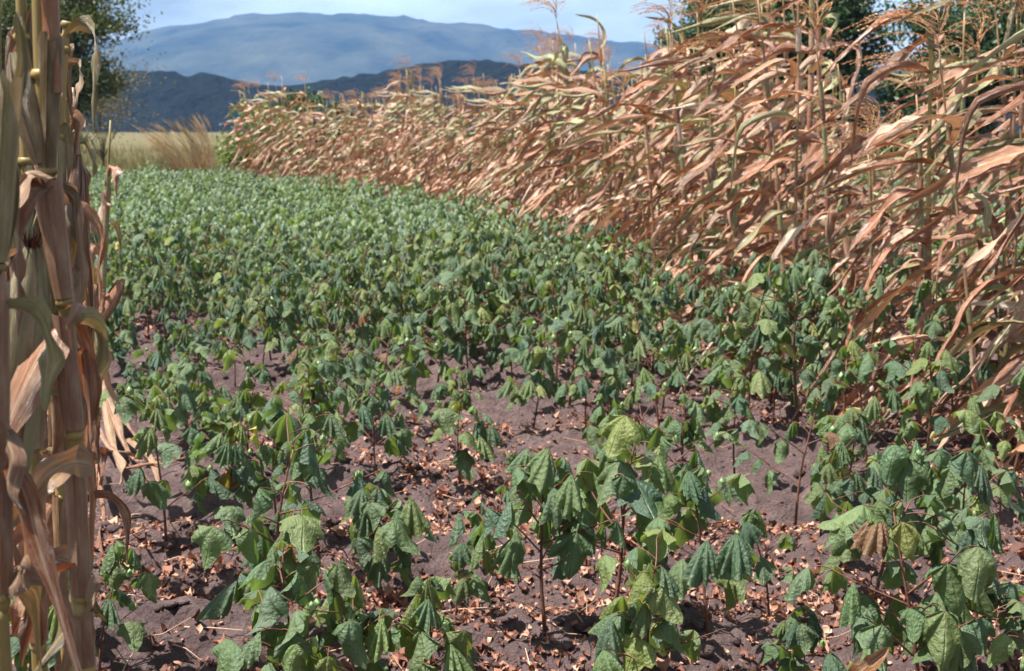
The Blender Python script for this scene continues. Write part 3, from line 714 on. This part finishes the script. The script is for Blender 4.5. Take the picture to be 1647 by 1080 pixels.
hero_maize('nearest maize plant on the left, speckled tan stalk with a pale leaf folded across it',
    [(138, 1075), (130, 962), (119, 700), (104, 487), (76, 275), (66, 120), (60, -60), (56, -200)], 1.72, -0.52, 0.0115,
    [((131, 955), (121, 735), 0.0145, 0.0150, TAN), ((137, 1070), (133, 985), 0.0145, 0.0150, TAN), ((119, 690), (100, 505), 0.0140, 0.0165, TAN), ((103, 480), (74, 290), 0.0130, 0.0205, PINK), ((77, 270), (82, 60), 0.012, 0.0165, OLIVE), ((88, 150), (78, -40), 0.011, 0.0125, RUST)],
    [([(78, 278), (40, 278, -.03), (5, 330, -.08), (-60, 420, -.12)], 0.030, PINK, 0.5, 0.3),
     ([(148, 748), (118, 742, -.04), (75, 765, -.08), (42, 815, -.10), (10, 850, -.1)], 0.024, (0.52, 0.35, 0.19), 0.35, 0.4),
     ([(104, 505), (70, 560, -.03), (30, 640, -.05), (-5, 735, -.05), (-40, 850, -.05)], 0.030, (0.36, 0.16, 0.085), 0.8, 0.5),
     ([(110, 500, .02), (132, 560, .03), (143, 640, .04), (146, 715, .05)], 0.020, RUST, 0.6, 0.8),
     ([(92, 300, .02), (112, 330, .04), (128, 420, .05), (130, 480, .06)], 0.018, PINK, 0.9, 0.6),
     ([(110, 495, -.01), (128, 488, -.02), (120, 505, -.04), (107, 530, -.04)], 0.012, PINK, 0.5, 0.2),
     ([(132, 962), (148, 958, -.01), (150, 935, -.02), (140, 968, -.03)], 0.014, PINK, 0.4, 0.3)],
    [((16, 770), (50, 398), 0.0245, (0.36, 0.37, 0.20)), ((70, 262), (22, 85), 0.015, (0.34, 0.27, 0.15))])
hero_maize('maize plant cut by the left picture edge, in front of the others',
    [(6, 1090), (4, 962), (0, 700), (-6, 430), (-8, 150), (-10, -100)], 1.55, -0.575, 0.0105,
    [((6, 950), (3, 690), 0.0125, 0.0135, TAN), ((0, 690), (-4, 440), 0.0125, 0.0145, TAN), ((-4, 420), (14, 130), 0.013, 0.017, (0.26, 0.23, 0.10))],
    [([(0, 720), (38, 790, -.02), (62, 880, -.03), (95, 985, -.04), (130, 1100, -.05)], 0.016, (0.34, 0.115, 0.035), 0.5, 0.6),
     ([(2, 690), (20, 735, -.02), (12, 790, -.03), (40, 830, -.03)], 0.020, PINK, 0.6, 1.2),
     ([(4, 960), (26, 930, -.02), (36, 905, -.03), (44, 950, -.03)], 0.016, PINK, 0.5, 0.6),
     ([(-6, 430), (14, 330, .02), (4, 220, .02), (34, 110, .02), (26, 20, .02)], 0.020, (0.20, 0.21, 0.08), 0.6, 0.4)])
hero_maize('maize plant with rust-brown hanging leaves just behind the nearest one',
    [(62, 1040), (58, 900), (52, 720), (48, 500), (42, 260), (36, 60), (30, -120)], 2.05, -0.72, 0.012,
    [((62, 1030), (55, 800), 0.016, 0.0175, RUST), ((55, 720), (50, 520), 0.015, 0.0175, (0.33, 0.21, 0.11)), ((48, 490), (42, 280), 0.015, 0.017, (0.30, 0.27, 0.14))],
    [([(52, 620), (46, 700), (52, 800), (50, 905)], 0.026, RUST, 0.7, 0.5),
     ([(48, 540), (80, 600), (88, 690), (78, 760)], 0.024, RUST, 0.8, 1.2),
     ([(58, 900), (30, 920), (10, 860), (-6, 920)], 0.022, PINK, 0.6, 0.7),
     ([(44, 330), (20, 420), (12, 500), (8, 600)], 0.026, PINK, 0.6, 0.8),
     ([(40, 200), (60, 120), (48, 40), (70, -30)], 0.018, OLIVE, 0.5, 0.5),
     ([(46, 430), (68, 330), (72, 420), (80, 540)], 0.024, (0.22, 0.21, 0.07), 0.7, 1.4)],
    [((30, 420), (14, 240), 0.020, (0.30, 0.31, 0.12))])
hero_maize('slim maize plant with a thin bare stalk between the two near ones',
    [(100, 960), (98, 800), (95, 640), (92, 430), (96, 220), (104, 80), (108, 40)], 2.45, -0.79, 0.0105,
    [((100, 950), (97, 800), 0.0125, 0.0145, (0.38, 0.25, 0.13)), ((97, 780), (95, 640), 0.0125, 0.015, (0.40, 0.28, 0.16)), ((95, 620), (92, 440), 0.013, 0.015, (0.34, 0.30, 0.16)), ((92, 420), (97, 230), 0.012, 0.014, GRNT)],
    [([(97, 800), (75, 840), (66, 930), (70, 1010)], 0.026, RUST, 0.7, 0.8),
     ([(95, 640), (112, 690), (116, 780), (108, 880)], 0.026, (0.42, 0.20, 0.10), 0.8, 0.6),
     ([(94, 500), (124, 420), (134, 500), (138, 640)], 0.028, PINK, 0.8, 0.9),
     ([(94, 380), (120, 330), (138, 420), (146, 540)], 0.026, TAN, 0.8, -0.9),
     ([(97, 250), (112, 200), (122, 290), (124, 400)], 0.022, GRNT, 0.7, 0.7)],
    [((104, 470), (126, 250), 0.015, (0.20, 0.09, 0.05))])
hero_maize('maize plant on the right side of the left clump, pale leaves hanging straight down',
    [(132, 900), (130, 760), (126, 560), (118, 380), (108, 210), (94, 60)], 3.0, -0.93, 0.011,
    [((132, 890), (128, 640), 0.014, 0.0165, PINK), ((127, 600), (119, 400), 0.014, 0.016, TAN), ((118, 370), (108, 220), 0.012, 0.013, TAN)],
    [([(126, 560), (142, 500), (146, 600), (140, 720)], 0.030, PINK, 0.8, 0.8),
     ([(122, 440), (142, 400), (148, 480), (146, 600)], 0.030, PALE, 0.8, -0.7),
     ([(116, 340), (132, 270), (140, 350), (146, 470)], 0.024, TAN, 0.8, 0.8),
     ([(110, 240), (122, 190), (128, 260), (134, 350)], 0.020, PALE, 0.7, 0.8),
     ([(130, 760), (146, 720), (152, 800), (150, 900)], 0.026, RUST, 0.7, 0.8),
     ([(126, 560), (108, 600), (100, 700), (104, 820)], 0.028, RUST, 0.7, 0.8),
     ([(102, 160), (88, 200), (84, 300), (88, 420)], 0.026, PINK, 0.7, 0.8),
     ([(98, 110), (112, 70), (110, 120), (116, 190)], 0.014, PINK, 0.6, 0.8)],
    [((128, 385), (129, 262), 0.014, (0.10, 0.04, 0.02))])
HV = [maize_variant(300 + i, 1.75, (0.0, 0, -1), 0.62, 15, False, 0.12) for i in range(4)]
for i, (px, Y, k, lab) in enumerate([(60, 3.6, 1.02, 'maize plant deep in the left clump, tip against the dark tree'), (95, 4.4, 0.95, 'maize plant at the back of the left clump beside the bare soil'),
        (30, 4.2, 1.05, 'maize plant at the back of the left clump near the picture edge'), (118, 5.4, 0.92, 'last maize plant of the left clump, above the fallen leaves')]):
    x = (px - 823.5) / FPX * Y * 0.99
    maize(x, Y, HV[i % 4], k, rnd.uniform(0, 6.28), lab, 'maize plants standing on the near left', 0.22, sd=900 + i)

# ------------------------------------------------------------------ fallen maize leaves, litter, twigs, clods
def fallen(name, lab, pts, w, col, tw=0.8, cat='dry leaf', grp=None):
    base = Vector((*gpt(*pts[0][:2]), 0)); P = []
    for a in pts:
        x, y = gpt(*a[:2]); P.append(Vector((x, y, float(gz(x, y)) + (a[2] if len(a) > 2 else 0.025))) - base)
    V, F, UV = ribbon(smooth_path(P, 16), w, tw, 0.9, 0.5, int(pts[0][0]), 4, Vector((0.2, 1, 0)), 2.6)
    o = put(name, mesh(name, V, F, M_DRY, UV)); o.location = base; o.color = (*col, 1); tag(o, lab, cat, grp); return o
G = 'fallen maize leaves by the left clump'
fallen('fallen_maize_leaf', 'long fallen maize leaf sloping down from the left clump onto the soil', [(150, 660, .28), (180, 715, .14), (215, 748, .05), (290, 770)], 0.026, (0.32, 0.18, 0.10), 2.6, grp=G)
fallen('fallen_maize_leaf', 'pale fallen maize leaf pointing down to the bare soil beside the left clump', [(160, 650, .30), (178, 735, .12), (195, 775, .03), (192, 795)], 0.032, (0.38, 0.25, 0.15), 1.8, grp=G)
fallen('fallen_maize_leaf', 'short pale leaf tip hanging over the furrow right of the left clump', [(205, 730, .12), (235, 762, .06), (252, 790, .02), (255, 800)], 0.028, (0.36, 0.22, 0.13), 1.4, grp=G)
fallen('fallen_maize_leaf', 'narrow rusty fallen leaf lying straight across the soil by the left clump', [(195, 778), (230, 776), (262, 776), (300, 772)], 0.014, (0.36, 0.15, 0.07), 0.3, grp=G)
fallen('fallen_maize_leaf', 'dark fallen leaf curving along the foot of the left clump', [(150, 770, .20), (168, 840, .06), (160, 890), (175, 930)], 0.022, (0.30, 0.12, 0.06), 0.9, grp=G)
fallen('fallen_maize_leaf', 'dry straw leaf crossing the upper end of the fallen heap', [(170, 700, .15), (210, 745, .08), (250, 755, .05), (320, 748)], 0.018, (0.30, 0.15, 0.08), 2.2, grp=G)
fallen('fallen_maize_leaf', 'rusty crumpled leaf filling the gap under the fallen heap', [(150, 720, .16), (172, 748, .12), (200, 752, .08), (232, 742, .05)], 0.026, (0.26, 0.11, 0.055), 3.0, grp=G)
fallen('fallen_maize_leaf', 'brown twisted leaf at the back of the fallen heap', [(158, 640, .25), (176, 690, .16), (205, 722, .10), (246, 735, .04)], 0.024, (0.28, 0.14, 0.075), 3.2, grp=G)
fallen('fallen_maize_leaf', 'pale straw strip lying on the bare soil in the picture middle', [(640, 712), (662, 708), (680, 706), (700, 706)], 0.018, (0.62, 0.47, 0.33), 0.3)
fallen('fallen_maize_leaf', 'orange dry maize leaf lying at the foot of the right cluster', [(1445, 790, .04), (1470, 780, .07), (1500, 785, .05), (1530, 800)], 0.040, (0.50, 0.24, 0.11), 0.5)
fallen('fallen_maize_leaf', 'dry maize leaf heap strand beside the right edge stalks', [(1540, 800), (1580, 790, .05), (1610, 780, .06), (1640, 800)], 0.034, (0.46, 0.24, 0.13), 1.0)
fallen('fallen_maize_leaf', 'pale leaf flake lying near the foot of the bottom right plants', [(1335, 1018), (1350, 1014), (1368, 1016), (1382, 1022)], 0.020, (0.55, 0.34, 0.24), 0.5)
fallen('fallen_maize_leaf', 'narrow pale leaf lying across the furrow at the left of the stand', [(470, 588), (500, 584), (530, 586), (560, 580)], 0.03, (0.55, 0.42, 0.28), 0.5)
wl = [at(1372, 1092, 2.95), at(1392, 1074, 2.93), at(1412, 1058, 2.92), at(1428, 1042, 2.95)]; wb = wl[0].copy(); wb.z = 0
V, F, UV = ribbon(smooth_path([p - wb for p in wl], 14), 0.026, 0.5, 0.7, 0.2, 3, 4, Vector((.5, -.6, .4)), 1.5); o = put('withered_leaf', mesh('withered_leaf', V, F, M_DRY, UV)); o.location = wb; o.color = (0.34, 0.17, 0.06, 1)
tag(o, 'withered orange-brown leaf caught on the plants at the bottom edge near the right corner', 'dry leaf')

lv = []; lf = []; ln = 0
cand = 0
while len(lv) < 32000 and cand < 200000:
    cand += 1
    y = 3.0 + (14 - 3.0) * rnd.random() ** 1.5; x = rnd.uniform(-1, 1) * (0.40 * y + 0.4)
    fr = math.cos(2 * math.pi * (y + SL * x - ROW0) / ROW)
    d = 0.20 - 0.34 * fr + 3.2 * float(vnoise(x, y, 1.1, 21)) + 0.5 * float(vnoise(x, y, 4, 22)) + np.interp(x / y, [-.36, -.12, .05, .36], [-.5, -.15, .30, .42])
    if rnd.random() > d: continue
    s = rnd.uniform(0.005, 0.013) * (2.0 if rnd.random() < 0.10 else 1); n = 6; a0 = rnd.uniform(0, 6.28); cu = rnd.uniform(-1.8, 1.8); el = rnd.uniform(0.45, 1.0); cu2 = rnd.uniform(-1.1, 1.1)
    E = Euler((rnd.uniform(-.7, .7), rnd.uniform(-.7, .7), a0)).to_matrix(); V = []
    z = float(gz(x, y)) + 0.006 + rnd.random() * 0.012
    for i in range(3):
        for j in range(4):
            u = (i - 1 + rnd.uniform(-.25, .25)) * el * (1 - 0.35 * (j == 3) - 0.25 * (j == 0)); w = (j - 1.5 + rnd.uniform(-.2, .2)) * 0.8 * (1.0 if i == 1 else rnd.uniform(.35, .75))
            p = E @ Vector((u * s, w * s, (cu * u * u + cu2 * w * w + rnd.uniform(-.45, .45)) * s)); V.append((p.x + x, p.y + y, p.z + z))
    lv.append(np.array(V)); lf += [tuple(q + ln for q in (i * 4 + j, i * 4 + j + 1, i * 4 + j + 5, i * 4 + j + 4)) for i in range(2) for j in range(3)]; ln += 12
tag(put('leaf_litter', mesh('leaf_litter', np.concatenate(lv), lf, M_LITTER, smooth=True)), 'reddish-brown curled dead leaves scattered over the furrows', 'leaf litter', kind='stuff')
tw = MB()
for i in range(650):
    y = 3.2 + 8 * rnd.random() ** 1.4; x = rnd.uniform(-1, 1) * (0.38 * y + .2); a = rnd.uniform(-.7, .7) + (math.pi / 2 if rnd.random() < .3 else 0); L = rnd.uniform(.05, .22); pts_ = []
    for t in (-.5, 0, .5):
        X_ = x + math.cos(a) * L * t + rnd.uniform(-.008, .008); Y_ = y + math.sin(a) * L * t; pts_.append((X_, Y_, float(gz(X_, Y_)) + .012 + rnd.random() * .012))
    tw.tube(pts_, [0.0022, 0.0018, 0.001], 4, False)
tag(put('dry_twigs', tw.build('dry_twigs', M_TWIG)), 'thin dry twigs and straws strewn over the bare soil', 'twigs', kind='stuff')
cl_v = []; cl_f = []; cn = 0
bm_ico = None
import bmesh
bm = bmesh.new(); bmesh.ops.create_icosphere(bm, subdivisions=1, radius=1.0); IV = np.array([v.co[:] for v in bm.verts]); IF = [tuple(v.index for v in f.verts) for f in bm.faces]; bm.free()
for i in range(13000):
    y = 3.0 + 9 * rnd.random() ** 1.5; x = rnd.uniform(-1, 1) * (0.40 * y + .3); s = 0.003 + 0.022 * rnd.random() ** 4
    if rnd.random() > 0.55 + 1.2 * float(vnoise(x, y, 1.7, 31)): continue
    V = IV * (1 + 0.35 * rng.randn(len(IV), 1).clip(-1, 1)) * s * np.array([rnd.uniform(.8, 1.3), rnd.uniform(.8, 1.3), rnd.uniform(.55, .9)]) + np.array([x, y, float(gz(x, y)) + s * .25])
    cl_v.append(V); cl_f += [tuple(q + cn for q in f) for f in IF]; cn += len(V)
tag(put('soil_clods', mesh('soil_clods', np.concatenate(cl_v), cl_f, M_SOIL)), 'small crumbly clods of purplish-brown soil on the ridges', 'soil clods', kind='stuff')

# ------------------------------------------------------------------ grass, tuft, trees
def grass(N, region, hmin, hmax, w, lean, sd):
    r = np.random.RandomState(sd); xy = region(r, N); n = len(xy); h = r.uniform(hmin, hmax, n) * (0.75 + 0.8 * (vnoise(xy[:, 0], xy[:, 1], .25, 3) + .5) * .6); a = r.uniform(0, 6.28, n)
    b = np.stack([xy[:, 0], xy[:, 1], gz(xy[:, 0], xy[:, 1])], 1); sx = np.stack([np.cos(a), np.sin(a), 0 * a], 1) * (w * r.uniform(.6, 1.3, n))[:, None]
    le = np.stack([-lean * h + r.normal(0, .18, n) * h, r.normal(0, .15, n) * h, 0 * h], 1); up = np.stack([0 * h, 0 * h, h], 1)
    V = np.stack([b - sx, b + sx, b + up * .55 + le * .35 + sx * .8, b + up * .55 + le * .35 - sx * .8, b + up + le], 1).reshape(-1, 3)
    i = np.arange(n) * 5; F = [(k, k + 1, k + 2, k + 3) for k in i.tolist()] + [(k + 3, k + 2, k + 4) for k in i.tolist()]
    return V, F
def reg(r, n):
    y = 32.5 + 60 * r.rand(n * 2) ** 1.7; x = r.uniform(-1, 1, n * 2) * (0.42 * y + 2)
    ok = (vnoise(x, y, 0.3, 12) + 0.5 > r.rand(n * 2) * 0.9); return np.stack([x, y], 1)[ok][:n]
V, F = grass(34000, reg, 0.30, 0.62, 0.010, 0.18, 2)
tag(put('dry_grass', mesh('dry_grass', V, F, M_GRASS)), 'strip of tall tan grass beyond the cotton field', 'grass', kind='stuff')
tf = MB(); tx, ty = (318 - 823) / FPX * 31, 31.0
root = bpy.data.objects.new('grass_tussock', None); COL.objects.link(root); root.location = (tx, ty, 0); tag(root, 'tall tan tussock of plumed grass bending left before the dark hill', 'grass')
pl_mb = MB()
for i in range(330):
    a = rnd.uniform(0, 6.28); q = abs(rnd.gauss(0, .20)); p = Vector((q * math.cos(a), q * math.sin(a), -.05)); h = rnd.uniform(0.9, 1.95); d = Vector((math.cos(a) * .28 - .06, math.sin(a) * .28, 1)).normalized(); P = [p.copy()]
    for k in range(5): d = (d + Vector((-.055 * k, 0, -.015 * k))).normalized(); p = p + d * h / 5; P.append(p.copy())
    tf.tube(P, [.006, .0055, .005, .004, .003, .0015], 3, False)
    if h > 1.4 and rnd.random() < .6: pl_mb.tube([P[4], P[4].lerp(P[5], .5), P[5] + Vector((-.05, 0, -.01))], [.004, .011, .002], 4, False)
put('blades', tf.build('blades', M_TUFT), root)['kind'] = 'stuff'; put('plumes', pl_mb.build('plumes', M_TUFT), root)['kind'] = 'stuff'

def tree(name, label, loc, trunk, lobes, nclump, nleaf, size, spread, mat, sd, aniso=1.0, group=None):
    r = np.random.RandomState(sd); rr = random.Random(sd)
    root = bpy.data.objects.new(name, None); COL.objects.link(root); root.location = loc; tag(root, label, 'tree', group)
    mb = MB(); H, rad, fork = trunk; top = Vector((rr.uniform(-.3, .3), 0, H)); mb.tube([(0, 0, -.2), (rr.uniform(-.1, .1), 0, H * .5), top], [rad, rad * .8, rad * .6], 8)
    lim = MB(); C = []; wts = np.array([l[3] * l[4] * l[5] for l in lobes]); wts = wts / wts.sum()
    for i in range(nclump):
        l = lobes[r.choice(len(lobes), p=wts)]; d = r.normal(0, 1, 3); d /= np.linalg.norm(d); q = r.rand() ** 0.42
        c = np.array(l[:3]) + d * q * np.array(l[3:6]); C.append(c)
        if i % 3 == 0:
            e = Vector(c); s0 = Vector((0, 0, H * rr.uniform(fork, 1.0))); m_ = s0.lerp(e, .5) + Vector((rr.uniform(-.2, .2), rr.uniform(-.2, .2), rr.uniform(-.1, .35)))
            lim.tube(smooth_path([s0, m_, e], 6), [rad * .32 * (1 - .15 * k) + .006 for k in range(7)], 5, False)
    put('trunk', mb.build('trunk', M_BARK), root); put('limbs', lim.build('limbs', M_BARK), root)
    Vs = []; n = nleaf
    for c in C:
        sc = spread * rr.uniform(.6, 1.3); p = c + r.normal(0, 1, (n, 3)) * sc * np.array([1, 1, .62 * aniso]); a = r.normal(0, 1, (n, 3)); a /= np.linalg.norm(a, axis=1)[:, None]
        b = np.cross(a, r.normal(0, 1, (n, 3))); b /= np.linalg.norm(b, axis=1)[:, None]; s = size * r.uniform(.6, 1.4, (n, 1))
        Vs.append(np.stack([p - a * s, p - b * s * .45, p + a * s, p + b * s * .45], 1).reshape(-1, 3))
    Vs = np.concatenate(Vs); F = np.arange(len(Vs)).reshape(-1, 4)
    put('crown', mesh('crown', Vs, F, mat, smooth=False), root); return root
def X_(px, Y): return (px - 823.5) / FPX * Y
# feathery tree, far left
tree('acacia_tree', 'feathery olive-green tree behind the left maize, before the hills', (X_(110, 44), 44, 0), (2.6, .17, .5),
     [(-.2, 0, 4.9, 1.5, 1.6, 1.4), (-1.8, 0, 4.2, 1.4, 1.6, 1.8), (.5, 0, 3.1, 1.2, 1.3, .7), (-.4, 0, 2.2, 1.5, 1.2, .7), (1.1, 0, 4.6, .9, 1.0, .6), (.9, 0, 5.8, 1.0, 1.0, .6)], 210, 190, .065, .40, M_TREE_A, 21)
tree('sparse_tree', 'thin brownish open tree in front of the dark ridge on the left', (X_(172, 47), 47, 0), (.6, .018, .3),
     [(0, 0, 2.3, 1.3, 1.0, 1.3), (.7, 0, 3.4, .9, .8, .7), (-.9, 0, 1.2, .8, .8, .8)], 60, 60, .045, .34, m_island('sparse_leaf', [(0, (.12, .10, .04)), (1, (.22, .17, .07))], .7, .2, .3), 22)
tree('broad_tree', 'big dark green tree behind the windblown maize right of the sky gap', (X_(1255, 42), 42, 0), (2.6, .24, .4),
     [(0, 0, 4.3, 3.2, 2.2, 2.5), (-1.9, 0, 3.6, 1.5, 1.5, 2.2), (1.8, 0, 4.8, 1.7, 1.6, 1.9), (.3, 0, 2.0, 2.9, 1.8, 1.4)], 240, 260, .085, .36, M_TREE_B, 23, group='dark trees behind the maize')
tree('broad_tree', 'dark green tree at the right edge behind the drooping tassels', (X_(1570, 40), 40, 0), (2.4, .22, .4),
     [(0, 0, 3.8, 2.5, 2.0, 1.9), (1.9, 0, 4.4, 1.9, 1.6, 1.7), (-1.5, 0, 2.2, 1.6, 1.4, 1.4)], 190, 250, .085, .36, M_TREE_B, 24, group='dark trees behind the maize')
tree('bush', 'dark green bush rising behind the far left end of the maize', (X_(488, 40), 40, 0), (.9, .07, .3),
     [(0, 0, 1.6, 1.2, 1.0, .95), (.9, 0, 1.3, .9, .8, .8)], 46, 190, .06, .20, M_TREE_B, 25)
tree('bush', 'low pale green bush at the very end of the maize strip', (X_(420, 36), 36, 0), (.7, .05, .3),
     [(0, 0, 1.3, .9, .8, .75), (-.6, 0, .8, .6, .6, .6)], 34, 170, .055, .18, M_WEED, 26)

# ------------------------------------------------------------------ haze
bm = bmesh.new(); bmesh.ops.create_cube(bm, size=1.0); me = bpy.data.meshes.new('haze'); bm.to_mesh(me); bm.free()
hz = put('haze', me); hz.scale = (8400, 4700, 330); hz.location = (0, 2150, 330 / 2 - 2.0); tag(hz, 'thin bluish haze between the field and the hills', 'haze', kind='stuff')
hm = bpy.data.materials.new('haze'); hm.use_nodes = True; hm.node_tree.nodes.clear()
ho = hm.node_tree.nodes.new('ShaderNodeOutputMaterial'); pv = hm.node_tree.nodes.new('ShaderNodeVolumePrincipled')
pv.inputs['Color'].default_value = (0.22, 0.46, 1.0, 1); pv.inputs['Density'].default_value = 0.00012; pv.inputs['Anisotropy'].default_value = 0.0
hm.node_tree.links.new(pv.outputs[0], ho.inputs['Volume']); me.materials.append(hm)
print('cotton', ncot, 'field pts', len(pts), 'maize', nm_, 'objects', len(S.objects))
